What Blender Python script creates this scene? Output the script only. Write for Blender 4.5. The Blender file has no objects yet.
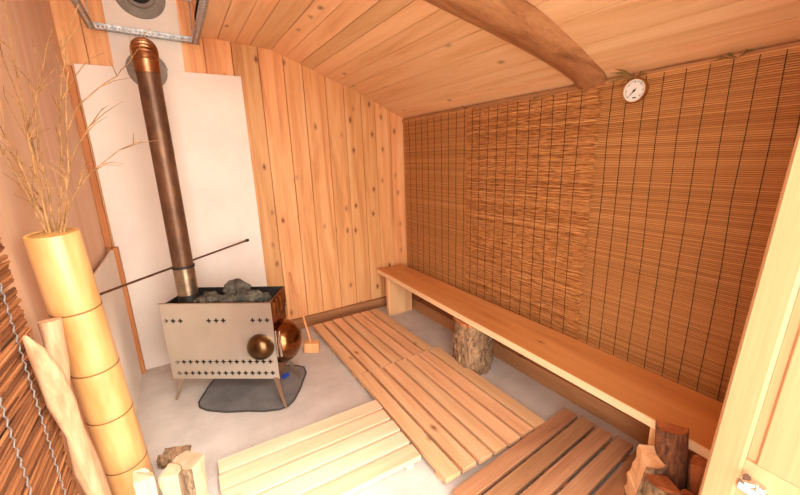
import bpy, math, random
from mathutils import Vector as V, Matrix, noise as mnoise
random.seed(7)
PI = math.pi
sc = bpy.context.scene
COL = sc.collection

# ------------------------------------------------------------------ mesh builder
class MB:
    def __init__(s): s.v = []; s.f = []
    def add(s, vs, fs):
        o = len(s.v); s.v += [tuple(p) for p in vs]; s.f += [tuple(i + o for i in f) for f in fs]; return s
    def box(s, lo, hi, M=None):
        x0, y0, z0 = lo; x1, y1, z1 = hi
        vs = [V(p) for p in ((x0,y0,z0),(x1,y0,z0),(x1,y1,z0),(x0,y1,z0),(x0,y0,z1),(x1,y0,z1),(x1,y1,z1),(x0,y1,z1))]
        if M: vs = [M @ p for p in vs]
        return s.add(vs, [(0,3,2,1),(4,5,6,7),(0,1,5,4),(1,2,6,5),(2,3,7,6),(3,0,4,7)])
    def prism(s, sec, a, b):
        """sec: list of 3D points (closed loop) extruded from offset a to offset b"""
        n = len(sec); a = V(a); b = V(b)
        vs = [V(p) + a for p in sec] + [V(p) + b for p in sec]
        fs = [(i, (i+1) % n, n + (i+1) % n, n + i) for i in range(n)]
        return s.add(vs, fs + [tuple(range(n-1, -1, -1)), tuple(range(n, 2*n))])
    def board(s, org, S, T, L, w, t, length, bev=.003):
        """board with bevelled front edges; S across, T thickness (front is +T), L along"""
        S, T, L, org = V(S), V(T), V(L), V(org)
        sec = [(0,0),(w,0),(w,t-bev),(w-bev,t),(bev,t),(0,t-bev)]
        return s.prism([org + S*a + T*b for a, b in sec], (0,0,0), L*length)
    def tube(s, pts, rad, n=8, cap=True):
        pts = [V(p) for p in pts]
        if not isinstance(rad, (list, tuple)): rad = [rad]*len(pts)
        rings = []; up = None
        for i, p in enumerate(pts):
            d = (pts[min(i+1, len(pts)-1)] - pts[max(i-1, 0)]).normalized()
            if up is None:
                up = V((0,0,1)) if abs(d.z) < .9 else V((1,0,0))
            up = (up - d*up.dot(d)).normalized(); sd = d.cross(up)
            rings.append([p + (up*math.cos(2*PI*k/n) + sd*math.sin(2*PI*k/n))*rad[i] for k in range(n)])
        vs = [q for r in rings for q in r]
        fs = [(i*n+k, i*n+(k+1) % n, (i+1)*n+(k+1) % n, (i+1)*n+k) for i in range(len(pts)-1) for k in range(n)]
        if cap: fs += [tuple(range(n-1, -1, -1)), tuple((len(pts)-1)*n + k for k in range(n))]
        return s.add(vs, fs)
    def lathe(s, prof, M=None, n=32):
        """prof: (r, z) pairs, around local Z"""
        vs = []
        for r, z in prof:
            for k in range(n):
                p = V((r*math.cos(2*PI*k/n), r*math.sin(2*PI*k/n), z)); vs.append(M @ p if M else p)
        fs = [(i*n+k, i*n+(k+1) % n, (i+1)*n+(k+1) % n, (i+1)*n+k) for i in range(len(prof)-1) for k in range(n)]
        m = len(prof)-1
        if prof[0][0] > 1e-5: fs.append(tuple(range(n-1, -1, -1)))
        if prof[m][0] > 1e-5: fs.append(tuple(m*n + k for k in range(n)))
        return s.add(vs, fs)
    def rock(s, c, r, seed, M=None, sub=4, amp=.42, freq=1.5):
        import bmesh
        bm = bmesh.new(); bmesh.ops.create_icosphere(bm, subdivisions=sub, radius=1)
        off = V((seed*7.3, seed*3.1, seed*5.7)); vs = []
        for v in bm.verts:
            k = 1 + amp*mnoise.noise(v.co*freq + off) + amp*.35*mnoise.noise(v.co*freq*3 + off)
            p = v.co*k; p = V((p.x*r[0], p.y*r[1], p.z*r[2]))
            vs.append((M @ p if M else p) + V(c))
        fs = [tuple(q.index for q in f.verts) for f in bm.faces]
        bm.free(); return s.add(vs, fs)
    def build(s, name, m, parent=None, smooth=False, bevel=0):
        me = bpy.data.meshes.new(name); me.from_pydata(s.v, [], s.f); me.update()
        import bmesh
        bm = bmesh.new(); bm.from_mesh(me); bmesh.ops.recalc_face_normals(bm, faces=bm.faces); bm.to_mesh(me); bm.free()
        if smooth:
            for p in me.polygons: p.use_smooth = True
            try: me.set_sharp_from_angle(angle=math.radians(40))
            except Exception: pass
        o = bpy.data.objects.new(name, me); COL.objects.link(o)
        ms = m if isinstance(m, (list, tuple)) else [m]
        for q in ms: me.materials.append(q)
        if parent: o.parent = parent
        if bevel:
            b = o.modifiers.new('bevel', 'BEVEL'); b.width = bevel; b.segments = 2; b.limit_method = 'ANGLE'
        return o

def tag(o, label, cat, group=None, kind=None):
    o['label'] = label; o['category'] = cat
    if group: o['group'] = group
    if kind: o['kind'] = kind
    return o
def thing(name, label, cat, loc=(0,0,0), rz=0, group=None):
    o = bpy.data.objects.new(name, None); COL.objects.link(o); o.empty_display_size = .05
    o.location = loc; o.rotation_euler = (0,0,rz)
    return tag(o, label, cat, group)
def struct(o): o['kind'] = 'structure'; return o

# ------------------------------------------------------------------ materials
def lin(c): return tuple(((x/12.92) if x <= .04045 else ((x+.055)/1.055)**2.4) for x in c)
def rgb(r, g, b): return lin((r/255, g/255, b/255)) + (1,)
class NT:
    def __init__(s, name):
        s.m = bpy.data.materials.new(name); s.m.use_nodes = True; s.t = s.m.node_tree
        s.p = s.t.nodes['Principled BSDF']
    def n(s, t, **kw):
        q = s.t.nodes.new(t)
        for k, v in kw.items():
            if k in q.inputs.keys(): q.inputs[k].default_value = v
            else: setattr(q, k, v)
        return q
    def l(s, a, b): s.t.links.new(a, b)
    def math(s, op, a, b=None, c=None):
        q = s.n('ShaderNodeMath', operation=op)
        for i, x in enumerate((a, b, c)):
            if x is None: continue
            if isinstance(x, (int, float)): q.inputs[i].default_value = x
            else: s.l(x, q.inputs[i])
        return q.outputs[0]
    def ramp(s, fac, stops):
        q = s.n('ShaderNodeValToRGB'); e = q.color_ramp.elements
        while len(e) < len(stops): e.new(.5)
        for i, (p, c) in enumerate(stops): e[i].position = p; e[i].color = c if len(c) == 4 else tuple(c)+(1,)
        s.l(fac, q.inputs[0]); return q.outputs[0]
    def mix(s, f, a, b, mode='MIX'):
        q = s.n('ShaderNodeMix', data_type='RGBA', blend_type=mode)
        for i, x in ((0, f), (6, a), (7, b)):
            if isinstance(x, (int, float)): q.inputs[i].default_value = x
            elif isinstance(x, tuple): q.inputs[i].default_value = x
            else: s.l(x, q.inputs[i])
        return q.outputs[2]
    def coord(s, scale=(1,1,1), isl=0):
        tc = s.n('ShaderNodeTexCoord').outputs['Object']
        if isl:
            r = s.n('ShaderNodeNewGeometry').outputs['Random Per Island']
            a = s.n('ShaderNodeVectorMath', operation='SCALE'); a.inputs[0].default_value = (13.1*isl, 17.7*isl, 9.3*isl); s.l(r, a.inputs[3])
            b = s.n('ShaderNodeVectorMath', operation='ADD'); s.l(tc, b.inputs[0]); s.l(a.outputs[0], b.inputs[1]); tc = b.outputs[0]
        m = s.n('ShaderNodeMapping'); m.inputs['Scale'].default_value = scale; s.l(tc, m.inputs[0]); return m.outputs[0]
    def bump(s, h, strength=.3, dist=.002):
        b = s.n('ShaderNodeBump', Strength=strength, Distance=dist); s.l(h, b.inputs['Height']); s.l(b.outputs[0], s.p.inputs['Normal'])
    def rand(s): return s.n('ShaderNodeNewGeometry').outputs['Random Per Island']

def axs(axis, along, across):
    return tuple(along if a == axis else across for a in 'XYZ')
def wood(name, dark, mid, light, axis='Z', var=.25, rough=.6, knots=.35, grain=1.0, bumpy=.15, flat=None):
    flat = flat or ('Y' if axis == 'Z' else 'Z')
    t = NT(name)
    c1 = t.coord(axs(axis, .9, 11), 1)
    n1 = t.n('ShaderNodeTexNoise', Scale=1.0*grain, Detail=5.0, Roughness=.6, Distortion=.8); t.l(c1, n1.inputs['Vector'])
    c2 = t.coord(axs(axis, 3, 160), 1)
    n2 = t.n('ShaderNodeTexNoise', Scale=1.0, Detail=3.0, Roughness=.6); t.l(c2, n2.inputs['Vector'])
    f = t.math('ADD', t.math('MULTIPLY', n1.outputs[0], .72), t.math('MULTIPLY', n2.outputs[0], .28))
    col = t.ramp(f, [(.30, dark), (.48, mid), (.68, light)])
    if knots:
        c0 = t.coord((1,1,1), 1)
        sx = t.n('ShaderNodeSeparateXYZ'); t.l(c0, sx.inputs[0]); cb = t.n('ShaderNodeCombineXYZ')
        oth = [a for a in 'XYZ' if a not in (flat, axis)][0]
        t.l(t.math('MULTIPLY', sx.outputs[oth], 8.0), cb.inputs[0]); t.l(t.math('MULTIPLY', sx.outputs[axis], 4.2), cb.inputs[1]); ck = cb.outputs[0]
        wob = t.n('ShaderNodeTexNoise', Scale=3.0, Detail=2.0); t.l(ck, wob.inputs['Vector'])
        ad = t.n('ShaderNodeVectorMath', operation='MULTIPLY_ADD'); t.l(wob.outputs[1], ad.inputs[0]); ad.inputs[1].default_value = (.09,.09,.09); t.l(ck, ad.inputs[2])
        vo = t.n('ShaderNodeTexVoronoi', voronoi_dimensions='2D', Scale=1.0, Randomness=1.0); t.l(ad.outputs[0], vo.inputs['Vector'])
        sep = t.n('ShaderNodeSeparateColor'); t.l(vo.outputs['Color'], sep.inputs[0])
        on = t.math('LESS_THAN', sep.outputs[0], knots)
        d = vo.outputs['Distance']
        mr = t.n('ShaderNodeMapRange'); t.l(d, mr.inputs[0]); mr.inputs[1].default_value = .035; mr.inputs[2].default_value = .17; mr.inputs[3].default_value = 1; mr.inputs[4].default_value = 0
        kf = t.math('MULTIPLY', t.math('POWER', mr.outputs[0], 1.6), t.math('MULTIPLY', on, t.math('MULTIPLY_ADD', sep.outputs[1], .7, .3)))
        kd = tuple(x*k_ for x, k_ in zip(dark[:3], (.26,.13,.07))) + (1,)
        col = t.mix(t.math('MULTIPLY', kf, .97), col, kd)
    hs = t.n('ShaderNodeHueSaturation'); t.l(col, hs.inputs['Color'])
    t.l(t.math('MULTIPLY_ADD', t.rand(), var, 1 - var/2), hs.inputs['Value'])
    t.l(t.math('MULTIPLY_ADD', t.rand(), -.010, .505), hs.inputs['Hue'])
    t.l(hs.outputs[0], t.p.inputs['Base Color'])
    t.p.inputs['Roughness'].default_value = rough; t.p.inputs['Specular IOR Level'].default_value = .35
    t.bump(n2.outputs[0], bumpy, .002)
    return t.m

def mottled(name, a, b, scale=4, rough=.7, metal=0, bump=.1, detail=6, fine=None, spec=.4, stretch=(1,1,1)):
    t = NT(name); c = t.coord(stretch)
    n = t.n('ShaderNodeTexNoise', Scale=float(scale), Detail=float(detail), Roughness=.6); t.l(c, n.inputs['Vector'])
    col = t.ramp(n.outputs[0], [(.32, a), (.68, b)])
    h = n.outputs[0]
    if fine:
        n2 = t.n('ShaderNodeTexNoise', Scale=float(fine), Detail=2.0); t.l(c, n2.inputs['Vector'])
        g = t.ramp(n2.outputs[0], [(.35, (.72,.72,.72,1)), (.6, (1,1,1,1))]); col = t.mix(1.0, col, g, 'MULTIPLY'); h = n2.outputs[0]
    t.l(col, t.p.inputs['Base Color']); t.p.inputs['Roughness'].default_value = rough; t.p.inputs['Metallic'].default_value = metal
    t.p.inputs['Specular IOR Level'].default_value = spec
    if bump: t.bump(h, bump, .004)
    return t.m
def plain(name, c, rough=.5, metal=0, spec=.4):
    return mottled(name, tuple(x*.93 for x in c[:3])+(1,), c, 20, rough, metal, 0, 2, None, spec)

def reed_mat(name, stops, rough=.55, axis='Y', run=5, wr=.6, wn=.5):
    """every reed is a mesh island with a tone of its own, streaked along its length"""
    t = NT(name); c = t.coord(axs(axis, run, 60), 1)
    n = t.n('ShaderNodeTexNoise', Scale=1.0, Detail=4.0); t.l(c, n.inputs['Vector'])
    f = t.math('ADD', t.math('MULTIPLY', t.rand(), wr), t.math('MULTIPLY', n.outputs[0], wn))
    t.l(t.ramp(f, stops), t.p.inputs['Base Color']); t.p.inputs['Roughness'].default_value = rough
    t.p.inputs['Specular IOR Level'].default_value = .35
    return t.m

def bark_mat(name, a, b, axis='Z'):
    t = NT(name); c = t.coord(axs(axis, 14, 45))
    vo = t.n('ShaderNodeTexNoise', Scale=1.0, Detail=8.0, Roughness=.7, Distortion=1.0); t.l(c, vo.inputs['Vector'])
    col = t.ramp(vo.outputs[0], [(.36, a), (.5, tuple((x+y)/2 for x, y in zip(a, b))), (.66, b)])
    t.l(col, t.p.inputs['Base Color']); t.p.inputs['Roughness'].default_value = .85
    t.bump(vo.outputs[0], .9, .012); return t.m

M = {}
W_PINE = (rgb(188,124,72), rgb(220,158,100), rgb(234,184,130))
M['wall'] = wood('pine_wall', *W_PINE, 'Z', .30, .55, .45)
M['ceil'] = wood('pine_ceiling', rgb(208,156,106), rgb(228,182,132), rgb(238,200,154), 'Y', .26, .55, .16)
M['right'] = wood('cedar_wall', rgb(110,66,36), rgb(136,86,50), rgb(156,104,64), 'Y', .2, .6, .2, flat='X')
M['sill'] = wood('sill_wood', rgb(122,74,42), rgb(150,98,60), rgb(174,122,80), 'X', .2, .6, .3, flat='Y')
M['sillY'] = wood('sill_wood_long', rgb(140,92,56), rgb(170,116,74), rgb(194,140,94), 'Y', .2, .6, .3, flat='X')
M['ply'] = wood('plywood', rgb(200,160,124), rgb(218,180,144), rgb(228,194,162), 'Z', .06, .7, 0, .35)
M['bench'] = wood('bench_plank', rgb(182,116,64), rgb(202,136,78), rgb(214,152,94), 'Y', .05, .5, .08)
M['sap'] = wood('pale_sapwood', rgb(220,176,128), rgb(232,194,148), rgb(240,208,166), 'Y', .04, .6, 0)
M['benchleg'] = wood('bench_leg', rgb(206,146,94), rgb(224,170,118), rgb(234,188,140), 'Z', .1, .6, .1)
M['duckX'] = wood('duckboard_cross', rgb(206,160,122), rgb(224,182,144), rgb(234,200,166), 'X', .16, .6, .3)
M['duckY'] = wood('duckboard_long', rgb(188,136,92), rgb(212,164,118), rgb(226,184,140), 'Y', .2, .6, .3)
M['duckD'] = wood('duckboard_dark', rgb(130,88,58), rgb(166,118,80), rgb(190,146,106), 'X', .22, .6, .3)
M['beam'] = wood('natural_log', rgb(112,70,40), rgb(156,104,64), rgb(186,134,88), 'X', .05, .55, .12, 1.2)
M['jamb'] = wood('door_timber', rgb(164,118,78), rgb(178,132,90), rgb(190,146,102), 'Z', .08, .55, 0, .6)
M['trim'] = wood('edge_trim', rgb(150,84,42), rgb(186,114,62), rgb(206,136,82), 'Z', .1, .6, .25)
M['white'] = mottled('heat_board', rgb(226,212,196), rgb(236,224,208), 3, .75, 0, .03, 5)
M['floor'] = mottled('floor_cement', rgb(190,178,165), rgb(212,202,190), 5, .75, 0, .08, 6, 240)
M['black'] = plain('black_cord', rgb(38,24,16), .7)
M['twine'] = mottled('grey_twine', rgb(92,82,76), rgb(134,122,114), 200, .9, 0, 0)
M['bamboo'] = mottled('dry_bamboo', rgb(192,134,76), rgb(212,162,104), 5, .32, 0, .02, 4, None, .5, (4,4,.7))
M['bamboo_in'] = mottled('bamboo_cut', rgb(196,140,70), rgb(222,176,106), 60, .7)
M['node'] = plain('bamboo_node', rgb(120,80,36), .7)
M['drift'] = mottled('driftwood', rgb(156,110,76), rgb(206,160,120), 4, .75, 0, .4, 8, None, .3, (9,9,1.2))
M['twig'] = mottled('dry_twig', rgb(120,82,44), rgb(182,136,84), 30, .8)
M['leaf'] = mottled('dry_leaf', rgb(96,74,34), rgb(142,112,60), 30, .8)
M['steel'] = mottled('brushed_steel', rgb(206,196,180), rgb(222,212,198), 3, .28, .8, 0)
M['steel_leg'] = plain('steel_leg', rgb(200,186,168), .3, 1)
M['bronze'] = mottled('bronze_metal', rgb(84,62,42), rgb(124,92,60), 9, .3, 1, .05)
M['amber'] = mottled('amber_steel', rgb(112,72,42), rgb(160,112,72), 22, .2, 1, .35)  # mottled amber base colour on the metal of the stove end
M['soot'] = mottled('sooty_steel', rgb(36,32,30), rgb(70,64,60), 14, .55, .6, .1)
M['stone'] = mottled('lava_stone', rgb(52,49,42), rgb(116,108,92), 26, .95, 0, .9, 8, 120)
M['pipe'] = mottled('rusty_pipe', rgb(84,58,42), rgb(128,92,66), 14, .42, .55, .15, 6, None, .4, (1,1,.5))
M['pipe_low'] = mottled('burnished_pipe', rgb(120,104,86), rgb(180,156,128), 16, .32, .9, .05)
M['copper'] = mottled('copper', rgb(150,102,68), rgb(182,132,94), 10, .35, 1, .02)
M['rodm'] = mottled('dull_copper_rod', rgb(96,68,46), rgb(140,104,74), 30, .4, .8)
M['zinc'] = mottled('zinc_angle', rgb(112,110,106), rgb(172,170,165), 40, .35, 1, .05)
M['rubber'] = mottled('grey_flange', rgb(120,112,100), rgb(150,140,126), 14, .7)
M['dark'] = plain('dark_hole', rgb(30,26,24), .8)
M['pad'] = mottled('floor_plate', rgb(102,100,98), rgb(134,131,127), 4, .2, 0, .03, 5, 160)
M['padrim'] = plain('floor_plate_edge', rgb(66,62,58), .4)
M['blue'] = plain('blue_plastic', rgb(30,60,150), .4)
M['face'] = plain('dial_face', rgb(226,220,208), .4)
M['brass'] = plain('brass_rim', rgb(206,164,100), .3, 1)
M['chrome'] = plain('chrome', rgb(220,220,220), .15, 1)
M['mallet'] = wood('mallet_wood', rgb(196,128,74), rgb(218,154,98), rgb(228,172,120), 'Z', .05, .6, 0)
M['split'] = wood('split_wood', rgb(196,132,80), rgb(224,170,118), rgb(238,196,150), 'Z', .1, .75, 0, 1.5, .6)
M['splitred'] = wood('split_red_wood', rgb(120,62,30), rgb(162,92,48), rgb(190,120,68), 'Z', .1, .75, 0, 1.5, .6)
M['endcut'] = mottled('end_grain', rgb(150,84,42), rgb(190,120,68), 40, .8, 0, .3)
M['splitpale'] = wood('split_pale_wood', rgb(186,150,112), rgb(204,172,136), rgb(216,190,158), 'Z', .06, .75, 0, 1.5, .5)
M['bark'] = bark_mat('bark', rgb(84,58,38), rgb(186,148,108))
M['barkdark'] = bark_mat('dark_bark', rgb(66,36,20), rgb(156,96,58))
M['barkpale'] = bark_mat('pale_bark', rgb(96,70,46), rgb(178,146,110))
M['ground'] = mottled('gravel', rgb(150,142,132), rgb(190,182,170), 12, .9, 0, .3)
M['blind1'] = reed_mat('blind_reed_fine', [(.1, rgb(168,110,58)), (.5, rgb(192,132,74)), (.95, rgb(212,154,92))])
M['blind2'] = reed_mat('blind_reed_coarse', [(.15, rgb(76,42,20)), (.5, rgb(166,104,52)), (.88, rgb(216,154,92))], run=22, wr=.35, wn=.85)
M['reed'] = reed_mat('screen_reed', [(.1, rgb(66,36,20)), (.45, rgb(124,74,42)), (.8, rgb(164,106,64)), (1, rgb(192,134,86))])

# ------------------------------------------------------------------ room dimensions (metres)
XL, XR, YB, YF = -.43, 1.87, 2.95, .1
PROF = [(.28,2.207),(.40,2.209),(.508,2.199),(.606,2.195),(.748,2.181),(.844,2.145),(.952,2.110),(1.042,2.075),(1.135,2.034),(1.232,2.004),(1.343,1.967),(1.47,1.912),(1.625,1.844),(1.75,1.782),(1.88,1.728)]
def vz(x):
    for (a, za), (b, zb) in zip(PROF, PROF[1:]):
        if x <= b: return za + (zb-za)*(x-a)/(b-a)
    return PROF[-1][1]
HT = 2.95     # height of the raised part over the stove

struct(MB().box((XL-.05,-.02,-.06), (XR+.05,YB+.05,0)).build('floor', M['floor']))
struct(MB().box((-9,-12,-.12), (9,-.021,-.07)).build('ground', M['ground']))
# back wall: vertical pine planks
mb = MB(); x = XL - .02; i = 0
joints = [-.45,-.31,-.16,0,.155,.31,.48,.652,.826,.966,1.14,1.292,1.442,1.57,1.72,1.875]
for a, b in zip(joints, joints[1:]):
    mb.board((a, YB+.02, 0), (1,0,0), (0,-1,0), (0,0,1), b-a-.004, .02, HT if a < .3 else vz(a)+.03, .002)
mb.box((XL-.05, YB+.021, -.05), (XR+.05, YB+.05, HT+.05))
struct(mb.build('wall_back', M['wall']))
# right wall: horizontal cedar boards behind the blinds
mb = MB(); z = 0
while z < 1.74:
    mb.board((XR+.02, 0, z), (0,0,1), (-1,0,0), (0,1,0), min(.118, 1.745-z), .02, YB, .003); z += .12
mb.box((XR+.021, -.02, -.05), (XR+.05, YB+.05, 1.76))
struct(mb.build('wall_right', M['right']))
# left wall: plywood sheets
mb = MB()
for a, b in ((0,1.33),(1.33,2.16),(2.16,YB)):
    mb.box((XL-.018, a, 0), (XL, b-.002, HT))
mb.box((XL-.05, -.02, -.05), (XL-.0185, YB+.05, HT+.05))
struct(mb.build('wall_left', M['ply']))
# ceiling: curved run of boards, plus the raised part on the left
mb = MB()
for (a, za), (b, zb) in zip(PROF, PROF[1:]):
    d = V((b-a, 0, zb-za)); w = d.length; d.normalize(); n = V((d.z, 0, -d.x))
    if n.z > 0: n = -n
    mb.board(V((a, -.02, za)) - n*.02, d, n, (0,1,0), w-.003, .02, YB+.02, .0015)
for k in range(5):
    a = XL + k*.142; mb.board((a, -.02, HT), (1,0,0), (0,0,-1), (0,1,0), .142, .02, YB+.03, .003)
for a, za, b, zb in ((.28,2.23,1.0,2.2),(.9,2.2,1.9,1.79)):   # roof deck above
    mb.prism([V((a,0,za)), V((b,0,zb)), V((b,0,zb+.1)), V((a,0,za+.1))], (0,-.02,0), (0,YB+.05,0))
mb.box((XL-.05, -.02, HT+.021), (.30, YB+.05, HT+.06))
mb.board((.30, -.02, 2.207), (0,0,1), (-1,0,0), (0,1,0), .37, .02, YB+.02, .003)
mb.board((.30, -.02, 2.577), (0,0,1), (-1,0,0), (0,1,0), .39, .02, YB+.02, .003)
struct(mb.build('ceiling', M['ceil']))
# front wall; door opening enlarged to the ceiling, out of view, for more daylight
mb = MB()
for a in (.955, 1.11, 1.26, 1.41, 1.56, 1.71):
    mb.board((a, YF-.02, 0), (1,0,0), (0,1,0), (0,0,1), .149, .02, vz(a+.15)+.005, .003)
mb.box((.955, -.02, 0), (XR+.05, YF-.021, 1.80))
mb.box((XL, -.02, 0), (-.38, YF-.03, HT))
struct(mb.build('wall_front', M['wall']))
# baseboards
struct(MB().box((.53, YB-.03, 0), (XR-.11, YB-.001, .095)).build('baseboard_back', M['sill'], bevel=.004))
struct(MB().box((XR-.11, .11, 0), (XR-.002, YB-.002, .105)).build('baseboard_right', M['sillY'], bevel=.005))
struct(MB().box((XL+.001, YB-.03, .90), (XL+.034, YB-.002, 1.975)).build('trim_1', M['trim'], bevel=.002))
struct(MB().box((XR-.028, .1, 1.70), (XR-.002, YB-.002, 1.729)).build('trim_2', M['sillY'], bevel=.003))

# door jamb at the right of the opening (leans a touch, like the photo)
J = math.radians(2.4)
jr = bpy.data.objects.new('door_1', None); COL.objects.link(jr); jr['kind'] = 'structure'
jr.location = (.95, .225, 1.05); jr.rotation_euler = (J, 0, 0)
MB().board((.05, 0, -1.0), (0,-1,0), (-1,0,0), (0,0,1), .0575, .05, 1.75, .006).build('jamb_board', M['jamb'], jr)
MB().box((.012, -.072, -.30), (.05, -.058, .74)).build('rebate', M['jamb'], jr)
mb = MB(); mb.board((.05, -.0725, -.30), (0,-1,0), (-1,0,0), (0,0,1), .16, .044, 1.05, .004)
mb.box((.006, -.2325, -1.0), (.05, -.058, -.301)); mb.build('door_stop', M['jamb'], jr)
la = MB(); la.box((-.004,-.105,-.372), (.006,-.058,-.352)); la.box((-.006,-.10,-.352),(.004,-.085,-.338)); la.build('strike_plate', M['chrome'], jr, bevel=.002)
la = MB(); la.tube([(-.002,-.064,-.338),(-.020,-.064,-.336),(-.026,-.072,-.334),(-.020,-.082,-.334),(-.004,-.084,-.336)], .0042, 8)
la.tube([(-.004,-.07,-.332),(-.014,-.07,-.326)], .007, 10); la.build('catch_hook', M['chrome'], jr, True)

# ------------------------------------------------------------------ bamboo blinds on the right wall
def blind(name, label, y0, y1, xf, pitch, th, jit, mat, cords, ztop=1.712, zbot=.14, seed=1, sagf=0, wid=.74):
    r = random.Random(seed)
    t = thing(name, label, 'blind', (xf, (y0+y1)/2, zbot), 0, 'bamboo blinds on the right wall')
    mb = MB(); z = 0; hy = (y1-y0)/2
    while z < ztop - zbot:
        p = pitch*(1 + r.uniform(-jit, jit)); w = p*wid
        d = [r.uniform(-jit, jit)*pitch*.8 for _ in range(26)]; ex = [r.uniform(-1,1)*jit*.008 for _ in range(26)]
        n = 26 if jit > .1 else 2
        ys = [-hy + 2*hy*k/(n-1) for k in range(n)]
        vs = []; fs = []
        for k, y in enumerate(ys):
            zz = z + d[k] + sagf*math.sin(PI*k/(n-1)); e = ex[k]
            yy = y + (r.uniform(-.012,.012) if k in (0,n-1) and jit > .1 else 0)
            vs += [(-th/2+e, yy, zz+w*.2), (-th/2+e, yy, zz+w*.8), (e, yy, zz+w), (th/2+e, yy, zz+w*.5), (e, yy, zz)]
        for k in range(n-1):
            for q in range(5):
                fs.append((k*5+q, k*5+(q+1) % 5, (k+1)*5+(q+1) % 5, (k+1)*5+q))
        fs += [(4,3,2,1,0), tuple((n-1)*5+q for q in range(5))]
        mb.add(vs, fs); z += p
    mb.build('slats', mat, t)
    for y in cords:
        c = MB(); yy = y - (y0+y1)/2
        c.tube([(-th/2-.003, yy + r.uniform(-.004,.004), (ztop-zbot)*k/6) for k in range(7)], .0015, 5)
        c.build('cord', M['black'], t)
    return t
blind('bamboo_blind', 'fine split bamboo blind nearest the door, under the round dial', .13, 1.19, 1.842, .0080, .004, .05, M['blind1'],
      [.20,.268,.335,.402,.468,.54,.612,.684,.758,.838,.910,.986,1.057,1.14], seed=3)
blind('bamboo_blind', 'coarse dark reed blind hanging in the middle below the log beam end', 1.11, 2.06, 1.829, .0062, .0046, .45, M['blind2'],
      [1.203,1.281,1.364,1.441,1.522,1.61,1.69,1.77,1.85,1.93,2.005], ztop=1.70, seed=5, wid=.95)
blind('bamboo_blind', 'narrow fine bamboo blind in the far corner above the bench end', 2.03, 2.93, 1.842, .0075, .003, .04, M['blind1'],
      [2.10,2.19,2.28,2.37,2.46,2.55,2.64,2.73,2.83], seed=9, sagf=.006)

# reed screen standing against the left wall near the door
t = thing('reed_screen', 'reddish reed screen bound with grey twine on the left wall', 'screen', (XL+.018, .72, 0))
mb = MB(); r = random.Random(21); z = .015
while z < 1.62:
    rad = r.uniform(.0035, .0065); a = -.60 - r.uniform(0,.01); b = .632 + r.uniform(-.012,.012); dz = [r.uniform(-.012,.012) for _ in range(4)]
    mb.tube([(r.uniform(-.004,.004), a + (b-a)*k/3, z + dz[k]) for k in range(4)], rad, 5); z += rad*1.25
mb.build('reeds', M['reed'], t)
for y in (-.5,-.33,-.16,.01,.18,.35,.52):
    c = MB(); pts = []
    for k in range(120):
        z = .01 + 1.6*k/119; pts.append((.012 + .002*(k % 2), y + (.004 if k % 2 else -.004), z))
    c.tube(pts, .0019, 5); c.build('twine', M['twine'], t)

# ------------------------------------------------------------------ heat boards
tag(MB().box((-.385, YB-.022, 0), (.515, YB-.001, 1.985)).build('heat_shield_board', M['white'], bevel=.002),
    'large white fireproof board on the back wall behind the stove', 'board')
tag(MB().prism([V((-.197,0,1.986)), V((.176,0,1.986)), V((.205,0,HT-.002)), V((-.185,0,HT-.002))], (0,YB-.012,0), (0,YB-.001,0)).build('heat_shield_strip', M['white']),
    'tall white strip above the large board, carrying the pipe flanges', 'board')
tag(MB().box((.207, YB-.03, 2.41), (.278, YB-.001, HT-.002)).build('heat_shield_offcut', M['white']),
    'small white board piece high in the corner right of the white strip', 'board')
t = thing('side_heat_board', 'low white fireproof board on the left wall with a brown edge post', 'board', (-.385, 2.9, 0))
MB().box((-.02, -1.05, 0), (-.002, -.022, .89)).build('panel', M['white'], t, bevel=.002)
MB().box((-.012, -.02, 0), (.02, .026, .90)).build('edge_post', M['trim'], t, bevel=.002)['label'] = 'brown wooden edge post'

# ------------------------------------------------------------------ wood stove
U = V((.826,-.563,0)); N = V((.563,.826,0)); SC_ = V((.0945,2.245,0)); SR = math.atan2(-.563,.826)
st = thing('wood_stove', 'shiny steel wood stove with punched cross holes, full of grey stones', 'stove', SC_, SR)
# front plate with real cross shaped holes
def plus_plate(u0, u1, z0, z1, holes, s):
    """holes (u,z); grid mesh of quads with the plus cells left out"""
    us = {u0, u1}; zs = {z0, z1}
    for u, z in holes:
        for k in (-1.5,-.5,.5,1.5): us.add(round(u+k*s, 5)); zs.add(round(z+k*s, 5))
    us = sorted(us); zs = sorted(zs); out = set()
    for u, z in holes:
        for du, dz in ((0,0),(1,0),(-1,0),(0,1),(0,-1)): out.add((round(u+du*s,4), round(z+dz*s,4)))
    ov = []
    for i in range(len(us)-1):
        for j in range(len(zs)-1):
            cu, cz = (us[i]+us[i+1])/2, (zs[j]+zs[j+1])/2
            if any(abs(cu-a) < s*.5 and abs(cz-b) < s*.5 for a, b in out): continue
            ov.append((i, j))
    return us, zs, ov
rows = [.5145 for _ in range(9)]
holes = [(u, .515) for u in (-.305,-.262,-.218,-.047,-.003,.04,.213,.256,.298)]
holes += [(-.285 + .0408*k, .249) for k in range(15)] + [(-.285 + .0412*k, .173) for k in range(15)]
us, zs, cells = plus_plate(-.33, .33, .135, .622, holes, .0095)
vs = [(u, 0, z) for u in us for z in zs]; nz = len(zs)
o = MB().add(vs, [(i*nz+j, (i+1)*nz+j, (i+1)*nz+j+1, i*nz+j+1) for i, j in cells]).build('front_plate', M['steel'], st)
sm = o.modifiers.new('thick', 'SOLIDIFY'); sm.thickness = .004; sm.offset = 1
MB().tube([(-.33,-.002,.622),(.33,-.002,.622)], .004, 6).build('top_lip', M['steel_leg'], st)
mb = MB(); mb.box((-.30,.022,.135), (.305,.225,.50)); mb.build('firebox', M['soot'], st, bevel=.004)
mb = MB()   # stone tray
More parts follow.
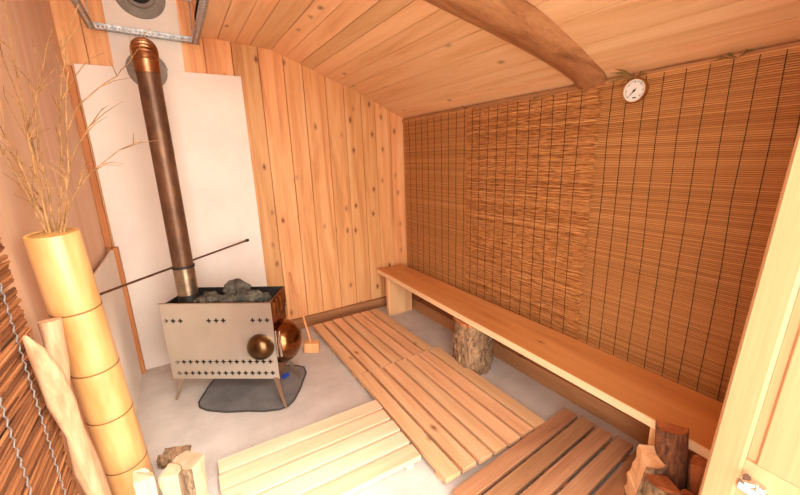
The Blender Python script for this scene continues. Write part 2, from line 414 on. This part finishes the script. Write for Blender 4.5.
mb.box((-.315,.008,.50), (.318,.245,.512)); mb.box((-.315,.008,.512), (.318,.013,.612)); mb.box((-.315,.24,.512), (.318,.245,.632))
mb.box((-.318,.008,.512), (-.313,.245,.612)); mb.build('stone_tray', M['soot'], st)
mb = MB()   # right end of tray: open stepped bracket of amber-coloured steel
mb.prism([V((.319,.006,.62)), V((.319,.245,.632)), V((.319,.245,.53)), V((.319,.13,.505)), V((.319,.03,.45)), V((.319,.006,.45))], (0,0,0), (.006,0,0))
for k in range(3):
    mb.box((.325,.05+.055*k,.505), (.334,.066+.055*k,.605), Matrix.Translation((0,0,0)))
mb.build('end_bracket', M['amber'], st)
MB().box((.306,.006,.135), (.316,.24,.505)).build('end_panel', M['amber'], st)
# bulging door on the right end with hinge bars
Md = Matrix.Translation((.316,.135,.315)) @ Matrix.Rotation(PI/2, 4, 'Y')
d = MB().lathe([(.135,0),(.134,.012),(.128,.035),(.115,.062),(.094,.085),(.066,.102),(.034,.112),(0.0001,.115)], Md, 36).build('end_door', M['amber'], st, True)
d['label'] = 'amber tinted domed door on the right end'
mb = MB()
for a, b in ((.0,.34),(.0,.362)): mb.box((b-.005,-.014,.285), (b+.006,.0,.448))
mb.build('door_hinge', M['chrome'], st, bevel=.002)
Mp = Matrix.Translation((.245,-.002,.35)) @ Matrix.Rotation(PI/2, 4, 'X')
mb = MB().lathe([(.078,0),(.079,.01),(.074,.03),(.062,.05),(.044,.064),(.022,.072),(.0001,.074)], Mp, 30)
k = mb.build('front_bulge', M['bronze'], st, True); k['label'] = 'dark bronze round bulge on the front plate'  # plain bronze bulge for a dark oval on the plate, no working part
# legs
for top, foot in (((-.275,.0,.15),(-.325,-.025,0)), ((.305,.0,.15),(.39,-.10,0)), ((.305,.20,.15),(.385,.19,0)), ((-.275,.20,.15),(-.34,.22,0))):
    a, b = V(top), V(foot); s = (b-a).normalized(); w = V((1,0,0))
    mb = MB(); q = V((.0,.006,0))
    mb.add([a-w*.017, a+w*.017, b+w*.006, b-w*.006, a-w*.017+q, a+w*.017+q, b+w*.006+q, b-w*.006+q], [(0,1,2,3),(7,6,5,4),(0,4,5,1),(1,5,6,2),(2,6,7,3),(3,7,4,0)])
    mb.build('leg', M['steel_leg'], st)
# stones on the tray
for i, (u, n, z, r, lab) in enumerate((
    (-.08,.075,.605,(.075,.06,.05),'flat brownish grey stone on the left of the stove tray'),
    (.04,.07,.605,(.055,.045,.042),'small low grey stone between the others on the stove tray'),
    (.06,.165,.65,(.075,.06,.06),'tall grey stone standing topmost at the back of the stove tray'),
    (.165,.085,.62,(.092,.052,.048),'broad grey stone on the right of the stove tray'),
    (-.14,.17,.575,(.06,.05,.045),'dark stone beside the foot of the stove pipe'),
    (.20,.17,.575,(.06,.05,.045),'stone half hidden behind the broad right stone'))):
    p = SC_ + U*u + N*n; mb = MB().rock((0,0,0), r, i+3, Matrix.Rotation(SR,4,'Z') @ Matrix.Rotation(.1*(i % 3 - 1),4,'Y'))
    o = mb.build('sauna_stone', M['stone'], None, False); o.location = (p.x, p.y, z); tag(o, lab, 'stone', 'stones on the stove')
# stove pipe
px, py = -.024, 2.441
sp = thing('stove_pipe', 'rust-brown stove pipe with a copper elbow, rising from the stove', 'pipe', (px,py,.55))
MB().lathe([(.064,-.03),(.064,.04),(.0575,.075),(.0575,.10)], None, 28).build('collar', M['soot'], sp, True)
MB().lathe([(.0565,.06),(.0565,.27)], None, 28).build('lower_pipe', M['pipe_low'], sp, True)
MB().lathe([(.0545,.25),(.0545,1.33)], None, 28).build('upper_pipe', M['pipe'], sp, True)
MB().lathe([(.060,.262),(.060,.276)], None, 28).build('clamp_ring', M['soot'], sp, True)
MB().lathe([(.058,1.315),(.058,1.385)], None, 28).build('copper_sleeve', M['copper'], sp, True)
pts = [(0,0,1.375)]; R0 = .065; rr = [.056]
for k in range(1, 37):
    a = (PI/2 + .16)*k/36; pts.append((0, R0*(1-math.cos(a)), 1.375 + R0*math.sin(a))); rr.append(.056 + (.006 if k % 4 < 2 else 0))
e = V(pts[-1]); pts.append((0, YB-.02-py, e.z - .02)); rr.append(.055)
MB().tube(pts, rr, 24).build('elbow', M['copper'], sp, True)
for nm, x, z, R, lab in (('pipe_flange', -.03, 1.975, .112, 'grey round flange where the stove pipe enters the wall'),
                         ('vent_flange', -.002, 2.405, .135, 'grey round flange with a dark hole, high on the white strip')):
    f = thing(nm, lab, 'flange', (x, YB-.012, z)); Mf = Matrix.Rotation(PI/2, 4, 'X')
    MB().lathe([(R,-.001),(R,.008),(R*.8,.016),(R*.62,.018),(R*.60,.03),(R*.45,.03),(R*.45,.004)], Mf, 36).build('ring', M['rubber'], f, True)
    MB().lathe([(R*.449,.003),(R*.449,.012)], Mf, 24).build('hole', M['dark'], f)
# perforated angle iron hanger around the flue
hg = thing('angle_iron_hanger', 'perforated zinc angle iron frame hung near the pipe top', 'hanger', (0, 2.93, 2.168))
hg.rotation_euler = (0, .035, 0)
def perf(a, b, up, side):
    a, b, up, side = V(a), V(b), V(up), V(side); L = (b-a).length; d = (b-a).normalized(); mb = MB(); n = int(L/.02); st_ = L/n
    for w in (up, side):
        mb.prism([a, a+w*.006, a+w*.006+side.cross(up)*.0, a+w*.006], (0,0,0), d*L) if False else None
        th = (side if w is up else up)*.0016
        for lo, hi in ((0,.013),(.026,.040)):
            q = [a+w*lo, a+w*hi, a+w*hi+th, a+w*lo+th]; mb.prism(q, (0,0,0), d*L)
        for k in range(n+1):
            s0 = max(0, k*st_-.005); s1 = min(L, k*st_+.005); q = [a+w*.013, a+w*.026, a+w*.026+th, a+w*.013+th]; mb.prism(q, d*s0, d*s1)
    return mb
perf((-.285,0,0), (.285,.0,0), (0,0,1), (0,-1,0)).build('back_bar', M['zinc'], hg)
perf((-.285,-.04,0), (-.285,-.80,0), (0,0,1), (1,0,0)).build('side_bar', M['zinc'], hg)
perf((.279,-.04,0), (.279,-.80,0), (0,0,1), (-1,0,0)).build('side_bar', M['zinc'], hg)
MB().tube([(.25,-.01,.0),(.255,-.03,.74)], .003, 6).build('hanger_wire', M['zinc'], hg)
MB().tube([(-.27,-.01,.0),(-.27,-.03,.74)], .003, 6).build('hanger_wire', M['zinc'], hg)
# stay rod across the corner
t = thing('stay_rod', 'thin brown metal rod across the corner, clamped to the stove pipe', 'rod', (-.40, 2.19, .8))
a, b = V((0,0,0)), V((.815, .738, .027))
k = V((px-.052+.40, py-.048-2.19, .018)); MB().tube([a, (.362,.333,.012), b], .0065, 10).build('rod', M['rodm'], t, True)
MB().tube([b - V((.012,.011,0)), b + V((.004,.003,0))], .011, 10).build('end_cap', M['soot'], t, True)
# floor plate
pad = [(-.07,2.296),(-.068,2.24),(-.03,2.183),(.06,2.105),(.167,2.044),(.25,1.985),(.327,1.953),(.373,1.953),(.42,1.99),(.481,2.075),(.571,2.239),(.579,2.308),(.545,2.36),(.492,2.398),(.33,2.50),(.182,2.60),(.12,2.61),(.06,2.55),(.0,2.45)]
t = thing('stove_floor_plate', 'dark grey rounded floor plate lying under the stove', 'floor plate', (.25,2.27,0))
MB().prism([V((x-.25,y-2.27,0)) for x, y in pad], (0,0,0), (0,0,.006)).build('plate', M['pad'], t, bevel=.002)
MB().tube([(x-.25,y-2.27,.005) for x, y in pad + pad[:2]], .006, 6, False).build('rim', M['padrim'], t, True)
t = MB().box((-.025,-.012,0), (.025,.012,.022)).build('blue_lighter', M['blue'], None, bevel=.006); t.location = (.44,2.262,.007); t.rotation_euler = (0,0,.4)
tag(t, 'small blue plastic thing lying under the right end of the stove', 'lighter')
# wooden mallet leaning in the corner
t = thing('wooden_mallet', 'long-handled wooden mallet standing on the floor, leaning on the wall', 'mallet', (.70,2.50,0), -.45)
MB().box((-.055,-.035,.001), (.055,.035,.078), Matrix.Rotation(.06,4,'Y')).build('head', M['mallet'], t, bevel=.008)
c, s_ = math.cos(.45), math.sin(.45)
tip = V((.0,.405,.52)); tip = V((c*tip.x - s_*tip.y, s_*tip.x + c*tip.y, tip.z))
MB().tube([(0,0,.06), tip*.5 + V((0,0,.03)), tip], [.0085,.0075,.0075], 10).build('handle', M['mallet'], t, True)

# ------------------------------------------------------------------ duckboards
def duck(label, cx, cy, rz, Lx, Ly, along, n, mat, gaps=None):
    """slats run along 'X' or 'Y'; battens cross below"""
    t = thing('duckboard', label, 'duckboard', (cx,cy,0), rz, 'slatted duckboards on the floor')
    mb = MB(); W = Ly if along == 'X' else Lx; L = Lx if along == 'X' else Ly; g = .018; w = (W - g*(n-1))/n; z0, th = .028, .026
    for k in range(n):
        a = -W/2 + k*(w+g); e = random.uniform(-.003,.003)
        if along == 'X': mb.board((-L/2+e, a, z0), (0,1,0), (0,0,1), (1,0,0), w, th, L, .0015)
        else: mb.board((a, -L/2+e, z0), (1,0,0), (0,0,1), (0,1,0), w, th, L, .0015)
    mb.build('slats', mat, t)
    for q in (-.5+.07, 0, .5-.07) if L < .88 else (-.43,-.14,.14,.43):
        m2 = MB(); p = q*L
        if along == 'X': m2.box((p-.02,-W/2+.004,0), (p+.02,W/2-.004,z0-.0005))
        else: m2.box((-W/2+.004,p-.02,0), (W/2-.004,p+.02,z0-.0005))
        m2.build('batten', mat, t)
    return t
duck('pale sunlit duckboard in front of the stove, slats across the picture', .384, 1.432, -.028, .822, .475, 'X', 5, M['duckX'])
duck('orange duckboard against the back wall beside the stove', 1.12, 2.385, .0, .605, .87, 'Y', 7, M['duckY'])
duck('orange duckboard in the middle of the room, slats running to the stump', 1.133, 1.475, -.012, .645, .925, 'Y', 7, M['duckY'])
duck('brown duckboard nearest the door, slats running to the bench', 1.225, .775, .075, .83, .43, 'X', 5, M['duckD'])

# ------------------------------------------------------------------ bench
b = thing('bench', 'long plank bench along the right wall below the bamboo blinds', 'bench', (1.60,1.6,0))
yA, yB_ = .26, 2.90
mb = MB(); mb.prism([V((-.185, yA-1.6, .362)), V((.148, yA-1.6, .362)), V((.158, yB_-1.6, .362)), V((-.105, yB_-1.6, .362))], (0,0,0), (0,0,.038))
mb.build('plank', M['bench'], b, bevel=.003)
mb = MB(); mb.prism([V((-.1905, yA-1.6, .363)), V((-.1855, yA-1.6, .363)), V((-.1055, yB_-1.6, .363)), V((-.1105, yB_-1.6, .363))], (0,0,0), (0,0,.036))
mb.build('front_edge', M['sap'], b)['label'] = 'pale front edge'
MB().box((-.11, 1.10, 0), (.14, 1.145, .361)).build('leg', M['benchleg'], b, bevel=.003)
MB().box((-.165, -1.095, 0), (.12, -1.055, .361)).build('leg', M['benchleg'], b, bevel=.003)
# stump carrying the middle
t = thing('log_stump', 'bark-covered log stump propping the middle of the bench', 'stump', (1.555,1.675,0))
def log_body(r0, h, seed, amp=.02, n=40, m=24, oval=1.0):
    vs = []; 
    for j in range(m+1):
        for k in range(n):
            a = 2*PI*k/n; p = V((math.cos(a)*3, math.sin(a)*3, j*.25 + seed*9)); rad = r0*(1 + .05*math.sin(a*3+seed)) + amp*(mnoise.noise(p) + .5*mnoise.noise(p*2.3))
            vs.append((rad*math.cos(a)*oval, rad*math.sin(a), h*j/m))
    fs = [(j*n+k, j*n+(k+1) % n, (j+1)*n+(k+1) % n, (j+1)*n+k) for j in range(m) for k in range(n)]
    return vs, fs, n, m
vs, fs, n, m = log_body(.125, .352, 2)
MB().add(vs, fs).build('bark', M['bark'], t, True)
c = MB(); ring = [vs[m*n+k] for k in range(n)]; c.prism([V(p) for p in ring], (0,0,-.01), (0,0,.006)); c.build('cut_face', M['endcut'], t)

# ------------------------------------------------------------------ natural beam
t = thing('log_beam', 'curved natural log beam under the ceiling, above the dial', 'beam', (1.86,1.165,1.74))
P0 = [(1.862,1.165,1.715,.074),(1.80,1.165,1.758,.080),(1.70,1.175,1.812,.088),(1.58,1.19,1.862,.097),(1.45,1.205,1.91,.106),(1.30,1.225,1.958,.112),(1.12,1.235,2.003,.118),(.92,1.24,2.045,.12),(.70,1.24,2.08,.12),(.5,1.24,2.10,.12),(.29,1.24,2.105,.12)]
mb = MB(); n = 28; vs = []
for i, (x, y, z, r) in enumerate(P0):
    for k in range(n):
        a = 2*PI*k/n; q = r*(1 + .05*mnoise.noise(V((x*3, math.cos(a)*1.2, math.sin(a)*1.2))))
        vs.append((x-1.86, y-1.165 + q*math.cos(a), z-1.74 + q*.58*math.sin(a)))
fs = [(i*n+k, i*n+(k+1) % n, (i+1)*n+(k+1) % n, (i+1)*n+k) for i in range(len(P0)-1) for k in range(n)]
o = mb.add(vs, fs + [tuple(range(n)), tuple((len(P0)-1)*n+k for k in range(n))]).build('log', M['beam'], t, True)

# ------------------------------------------------------------------ thermometer, leaves, straw
t = thing('dial_thermometer', 'round white dial thermometer hanging on the blind', 'thermometer', (1.832,.945,1.655))
Mt = Matrix.Rotation(-PI/2, 4, 'Y')
MB().lathe([(.05,-.006),(.053,.0),(.053,.014),(.050,.018),(.047,.018),(.047,.012)], Mt, 36).build('rim', M['brass'], t, True)
MB().lathe([(.0472,.004),(.0472,.0125)], Mt, 36).build('dial', M['face'], t)
mb = MB()
for k in range(31):
    a = math.radians(-135 + 270*k/30); L = .010 if k % 5 == 0 else .006
    dy, dz = math.sin(a), math.cos(a); w = V((0, dz, -dy))*(.0011 if k % 5 == 0 else .0006)
    q = [V((-.0126, dy*.041, dz*.041))-w, V((-.0126, dy*.041, dz*.041))+w, V((-.0126, dy*(.041-L), dz*(.041-L)))+w, V((-.0126, dy*(.041-L), dz*(.041-L)))-w]
    mb.prism(q, (0,0,0), (-.0006,0,0))
mb.build('scale_marks', M['black'], t)
mb = MB(); dv = V((0, .66, -.75)).normalized(); w = V((0, dv.z, -dv.y))
mb.prism([dv*.036, w*.0028, dv*-.014, w*-.0028], (-.0140,0,0), (-.0152,0,0)); mb.lathe([(.004,.012),(.004,.017)], Mt, 12)
mb.build('needle', M['dark'], t)
MB().box((-.0134,-.010,-.033), (-.0126,.006,-.028)).build('maker_mark', M['dark'], t)
def leaf_cluster(name, label, loc, blades):
    t = thing(name, label, 'dried leaves', loc)
    for (dx, dy, dz, w) in blades:
        a = V((0,0,0)); e = V((dx*2.6-.012,dy*1.15,dz)); mid = e*.5 + V((-.012,0,.008)); s = V((0,-e.z,e.y)).normalized()*w
        mb = MB(); mb.add([a, mid-s, mid+s, e, a+V((-.002,0,0)), mid-s+V((-.003,0,0)), mid+s+V((-.003,0,0)), e+V((-.001,0,0))],
               [(0,1,3,2),(4,6,7,5),(0,4,5,1),(1,5,7,3),(3,7,6,2),(2,6,4,0)])
        mb.build('leaf', M['leaf'], t)
leaf_cluster('dried_leaves', 'dried leaf sprig tucked above the round dial', (1.839,.955,1.712), [(-.03,.075,-.02,.006),(-.04,.05,.02,.006),(-.03,-.085,-.012,.009),(-.02,.03,-.03,.004),(-.05,.02,.03,.005),(-.03,-.03,.01,.006)])
leaf_cluster('dried_leaves', 'dried leaf sprig at the top of the blind near the door', (1.839,.60,1.712), [(-.03,.05,-.012,.005),(-.02,-.06,.005,.006),(-.03,.02,.006,.005)])
t = leaf_cluster('straw_wisp', 'thin straw wisp poking out at the blind top by the beam', (1.839,1.43,1.712), [(-.03,.03,-.05,.002),(-.02,.045,-.03,.0015)])
t = leaf_cluster('straw_wisp', 'thin straw wisp at the top edge between corner blind and coarse blind', (1.839,2.09,1.712), [(-.03,.06,-.02,.002),(-.03,-.05,.02,.002)])

# ------------------------------------------------------------------ bamboo vase, twigs, driftwood
A0 = V((-.300,1.540,0)); A1 = V((-.327,1.443,1.216)); ax = (A1-A0)
bv = thing('bamboo_vase', 'tall yellow bamboo tube vase holding dry twigs by the left wall', 'vase', A0)
rot = V((0,0,1)).rotation_difference(ax.normalized()).to_matrix().to_4x4(); H_ = ax.length
nodes = [.352,.572,.76,.976]; prof = []
z = 0
RB = .070; RD = .007
prof = [(RB,0)]
for zn in nodes:
    rr_ = RB - RD*zn/H_; prof += [(rr_, zn-.02), (rr_*1.012, zn-.006), (rr_*.985, zn), (rr_*1.02, zn+.006), (rr_, zn+.022)]
prof += [(.0635,H_-.002),(.0625,H_),(.0545,H_),(.0535,H_-.004),(.052,H_-.25),(.0001,H_-.25)]
MB().lathe(prof, rot, 40).build('tube', M['bamboo'], bv, True)
MB().lathe([(.0615,H_-.0005),(.0615,H_+.0012),(.0545,H_+.0012),(.0545,H_-.0005)], rot, 40).build('cut_rim', M['bamboo_in'], bv)
for zn in nodes:
    rr_ = RB - RD*zn/H_
    MB().lathe([(rr_*.985, zn-.0034),(rr_*1.012, zn-.003),(rr_*1.012, zn+.001),(rr_*.985, zn+.003)], rot, 40).build('node', M['node'], bv, True)
TW = [[(-.336,1.451,1.226),(-.339,1.494,1.37),(-.349,1.546,1.486),(-.349,1.592,1.604),(-.355,1.65,1.754),(-.356,1.716,1.937)],
[(-.337,1.474,1.222),(-.343,1.528,1.354),(-.356,1.599,1.489),(-.366,1.635,1.551),(-.397,1.732,1.74),(-.41,1.803,1.872)],
[(-.341,1.454,1.226),(-.352,1.47,1.343),(-.372,1.503,1.456),(-.399,1.519,1.499),(-.41,1.524,1.526)],
[(-.319,1.475,1.22),(-.306,1.516,1.306),(-.285,1.571,1.457),(-.265,1.628,1.613),(-.224,1.67,1.802),(-.177,1.699,1.919)],
[(-.303,1.431,1.224),(-.272,1.441,1.324),(-.252,1.466,1.453),(-.23,1.481,1.594),(-.211,1.479,1.671),(-.214,1.495,1.758)],
[(-.306,1.432,1.225),(-.268,1.483,1.315),(-.218,1.546,1.386),(-.142,1.593,1.455),(-.072,1.631,1.486)],
[(-.30,1.44,1.22),(-.275,1.446,1.30),(-.267,1.452,1.373),(-.24,1.519,1.454),(-.205,1.566,1.523),(-.161,1.619,1.592)],
[(-.30,1.45,1.22),(-.262,1.462,1.38),(-.247,1.477,1.505),(-.222,1.557,1.582),(-.182,1.621,1.637),(-.113,1.696,1.708),(-.056,1.755,1.785),(.015,1.822,1.911)],
[(-.343,1.455,1.226),(-.371,1.492,1.337),(-.395,1.517,1.415),(-.41,1.534,1.458)],
[(-.335,1.485,1.22),(-.367,1.552,1.303),(-.395,1.603,1.37),(-.408,1.66,1.43)],
[(-.327,1.468,1.222),(-.33,1.527,1.338),(-.335,1.577,1.458),(-.332,1.635,1.582),(-.294,1.695,1.742),(-.262,1.728,1.842)]]
SUB = {0:[[(-.351,1.547,1.486),(-.384,1.615,1.572),(-.405,1.674,1.627),(-.41,1.71,1.66)],[(-.35,1.563,1.502),(-.321,1.583,1.59),(-.3,1.621,1.683),(-.307,1.677,1.822)],[(-.341,1.503,1.355),(-.357,1.527,1.405),(-.38,1.536,1.429),(-.405,1.561,1.459)]],
 3:[[(-.263,1.571,1.547),(-.285,1.632,1.628),(-.315,1.689,1.68)],[(-.26,1.612,1.611),(-.227,1.635,1.676),(-.177,1.648,1.743),(-.127,1.651,1.773)]],
 5:[[(-.25,1.49,1.345),(-.228,1.522,1.409),(-.21,1.54,1.424)],[(-.218,1.546,1.386),(-.182,1.554,1.407),(-.136,1.551,1.405)]]}
TL = ['dry twig bending up towards the top of the picture, thickest of the left stems','dry twig close along the plywood, farthest left of the tall stems','dry twig leaning left out of the vase towards the reed screen',
 'dry twig standing upright with a long fork high above the vase','short upright dry twig in front of the plywood','low dry twig arching right across the white board, ending in two wisps',
 'dry twig branching right, ending midway up the white board edge','longest dry twig, reaching right up to the pipe flange','short dry twig at the left of the vase mouth','dry twig drooping left behind the short one','thin dry twig rising between the two tall stems']
rt = random.Random(4)
for i, pts in enumerate(TW):
    root = V(pts[0]); rr0 = V((root.x-A1.x, root.y-A1.y, 0)); root = V((A1.x, A1.y, root.z)) + rr0*min(1, .042/max(rr0.length,1e-4)); pts = [tuple(root)] + pts[1:]
    foot = V((A1.x, A1.y, root.z)) + rr0*.3 + V((.004,.012,-.2))
    t = thing('dry_twig', TL[i], 'twig', foot, 0, 'dry twigs in the bamboo vase')
    allp = [foot] + [V(p) for p in pts]; fine = []
    for a, b2 in zip(allp, allp[1:]):
        for k in range(3): fine.append(a + (b2-a)*k/3 + V((rt.uniform(-.003,.003), rt.uniform(-.003,.003), 0)))
    fine.append(allp[-1]); nn = len(fine)
    r0 = .0045 if i in (0,1,3,10) else .003
    MB().tube([p - foot for p in fine], [r0*(1-.7*k/(nn-1)) for k in range(nn)], 7).build('stem', M['twig'], t, True)
    subs = [[V(q) for q in s] for s in SUB.get(i, [])]
    for k in range(5):                                    # little side shoots
        j = rt.randint(5, nn-2); p = fine[j]; dr = (fine[j+1]-p).normalized(); sd = V((rt.uniform(-1,1), rt.uniform(-.6,1), rt.uniform(-.3,.6))).normalized()
        L = rt.uniform(.05,.13); e = p + (dr*.7 + sd*.6)*L; e.x = max(e.x, -.418); mid = (p+e)/2 + V((0,0,.006)); mid.x = max(mid.x, -.418); subs.append([p, mid, e])
    for s in subs: MB().tube([q - foot for q in s], [.0018] + [.0013]*(len(s)-2) + [.0006], 5).build('side_shoot', M['twig'], t, True)
# driftwood branch leaning beside the vase
t = thing('driftwood_branch', 'bleached driftwood branch standing left of the bamboo vase', 'driftwood', (-.335,1.30,0))
pp = [(-.35,1.36,0,.026),(-.355,1.35,.18,.028),(-.36,1.34,.36,.027),(-.36,1.325,.50,.029),(-.362,1.31,.64,.025),(-.366,1.285,.76,.028),(-.368,1.255,.86,.026),(-.37,1.225,.95,.018),(-.372,1.20,1.0,.005)]
mb = MB(); n = 22; vs = []
for i, (x, y, z, r) in enumerate(pp):
    for k in range(n):
        a = 2*PI*k/n; q = r*(1 + .45*mnoise.noise(V((math.cos(a)*1.3, math.sin(a)*1.3, z*5)))); vs.append((x+.335+q*math.cos(a), y-1.30+q*math.sin(a), z))
fs = [(i*n+k, i*n+(k+1) % n, (i+1)*n+(k+1) % n, (i+1)*n+k) for i in range(len(pp)-1) for k in range(n)]
mb.add(vs, fs + [tuple(range(n-1,-1,-1)), tuple((len(pp)-1)*n+k for k in range(n))]).build('trunk', M['drift'], t, True)
MB().tube([(-.03,.0,.78),(-.024,.02,.86),(-.022,.034,.93),(-.022,.04,.985)], [.022,.025,.024,.026], 14).build('cut_stub', M['drift'], t, True)

# ------------------------------------------------------------------ firewood
def split_log(label, base, top, r, a0, a1, mface, mbark, seed, group, rz=0, cap=None):
    """wedge of a log: bark along the arc a0..a1, split faces meeting at the core"""
    base, top = V(base), V(top); ax = top - base; h = ax.length
    q = V((0,0,1)).rotation_difference(ax.normalized()).to_matrix().to_4x4() @ Matrix.Rotation(rz, 4, 'Z')
    t = thing('firewood', label, 'firewood', base, 0, group)
    n, m = 14, 12; arcs = []
    def P(a, rad, j, k=0): 
        nz_ = mnoise.noise(V((math.cos(a)*2, math.sin(a)*2, j*.35 + seed*5)))
        return q @ V((rad*(1+.10*nz_)*math.cos(a), rad*(1+.10*nz_)*math.sin(a), h*j/m + (.012*nz_ if j in (0,m) else 0)))
    core = lambda j: q @ V((.012*mnoise.noise(V((seed,j*.4,0))) - r*.25*math.cos((a0+a1)/2), .012*mnoise.noise(V((seed,0,j*.4))) - r*.25*math.sin((a0+a1)/2), h*j/m))
    bk = MB(); vs = [P(a0+(a1-a0)*k/n, r, j) for j in range(m+1) for k in range(n+1)] + [P(a0+(a1-a0)*k/n, r*.93, j) for j in range(m+1) for k in range(n+1)]
    w = n+1; o2 = (m+1)*w; fs = []
    for j in range(m):
        for k in range(n):
            fs += [(j*w+k, j*w+k+1, (j+1)*w+k+1, (j+1)*w+k), (o2+j*w+k+1, o2+j*w+k, o2+(j+1)*w+k, o2+(j+1)*w+k+1)]
        fs += [(j*w, (j+1)*w, o2+(j+1)*w, o2+j*w), (j*w+n, o2+j*w+n, o2+(j+1)*w+n, (j+1)*w+n)]
    for k in range(n):
        fs += [(k, o2+k, o2+k+1, k+1), (m*w+k, m*w+k+1, o2+m*w+k+1, o2+m*w+k)]
    bk.add(vs, fs).build('bark', mbark, t, True)
    wd = MB(); vs = []; 
    for j in range(m+1):
        vs.append(core(j)); vs += [P(a0+(a1-a0)*k/n, r*.94, j) for k in range(n+1)]
    w = n+2; fs = [(j*w+k, j*w+(k+1) % w, (j+1)*w+(k+1) % w, (j+1)*w+k) for j in range(m) for k in range(w)] + [tuple(range(w-1,-1,-1)), tuple(m*w+k for k in range(w))]
    wd.add(vs, fs).build('wood', mface, t)
    return t
G1 = 'firewood by the door at the bench end'
split_log('split firewood with a pale face, leaning in front of the bench near the door', (1.385,.565,.058), (1.34,.515,.32), .078, 3.7, 5.7, M['split'], M['bark'], 1, G1)
split_log('dark bark-covered firewood, topmost, reaching the bench edge', (1.40,.42,0), (1.385,.46,.435), .048, 1.7, 5.2, M['splitred'], M['barkdark'], 2, G1)
split_log('short bark-faced firewood in front of the dark one', (1.32,.405,0), (1.31,.425,.28), .066, 2.0, 4.3, M['splitred'], M['bark'], 3, G1)
split_log('reddish split firewood half hidden beside the door timber', (1.40,.30,0), (1.385,.335,.36), .058, -.6, 2.2, M['splitred'], M['barkdark'], 4, G1)
split_log('reddish firewood wedged between the door timber and the short log', (1.26,.31,0), (1.30,.335,.27), .056, -.6, 2.0, M['splitred'], M['barkdark'], 5, G1)
G2 = 'firewood at the foot of the bamboo vase'
split_log('split firewood with pale bark standing between vase and pale duckboard', (-.095,1.50,0), (-.09,1.545,.22), .092, 2.0, 4.5, M['splitpale'], M['barkpale'], 6, G2)
split_log('bright pale firewood with a bark edge, right of the vase foot', (-.20,1.34,0), (-.185,1.36,.34), .055, -.6, 1.3, M['splitpale'], M['barkpale'], 7, G2)
split_log('bright pale firewood directly in front of the vase foot', (-.255,1.285,0), (-.25,1.29,.41), .052, -.2, 1.8, M['splitpale'], M['barkpale'], 8, G2)
split_log('small dark firewood stub lying behind the pale pieces', (-.245,1.86,.045), (-.14,1.81,.05), .043, -3.0, 1.6, M['bark'], M['bark'], 9, G2)

# ------------------------------------------------------------------ light: daylight through the doorway
w = bpy.data.worlds.new('sky'); sc.world = w; w.use_nodes = True
bg = w.node_tree.nodes['Background']; bg.inputs[0].default_value = (1,.975,.945,1); bg.inputs[1].default_value = 6.5
L = bpy.data.lights.new('doorway_portal', 'AREA'); L.shape = 'RECTANGLE'; L.size = 1.33; L.size_y = 2.9
L.cycles.is_portal = True
o = bpy.data.objects.new('doorway_portal', L); COL.objects.link(o); o.location = (.285,-.03,1.45); o.rotation_euler = (PI/2,0,0)
L = bpy.data.lights.new('sun', 'SUN'); L.energy = 3; L.angle = math.radians(18); L.color = (1,.97,.93)
o = bpy.data.objects.new('sun', L); COL.objects.link(o); d = V((-.15,.62,-.80)); o.rotation_euler = d.to_track_quat('-Z','Y').to_euler()

# ------------------------------------------------------------------ camera
cam = bpy.data.cameras.new('camera'); co = bpy.data.objects.new('camera', cam); COL.objects.link(co); sc.camera = co
cam.sensor_width = 36; cam.lens = 366/800*36; cam.clip_start = .01
R = Matrix(((.8519186545,.1524199510,-.5010017611),(-.5226432543,.1874698630,-.8316844830),(-.0328425766,.9703727166,.2393703326)))
mw = R.to_4x4(); mw.translation = (0,0,1.4); co.matrix_world = mw
cam.dof.use_dof = True; cam.dof.focus_distance = 2.2; cam.dof.aperture_fstop = 5.6
vs_ = sc.view_settings; sc.display_settings.display_device = 'sRGB'
vs_.view_transform = 'Standard'; vs_.look = 'None'; vs_.gamma = 1; vs_.use_curve_mapping = False; vs_.exposure = .72
sc.cycles.use_denoising = True; sc.cycles.max_bounces = 12; sc.cycles.diffuse_bounces = 8; sc.cycles.glossy_bounces = 5
sc.cycles.sample_clamp_indirect = 8
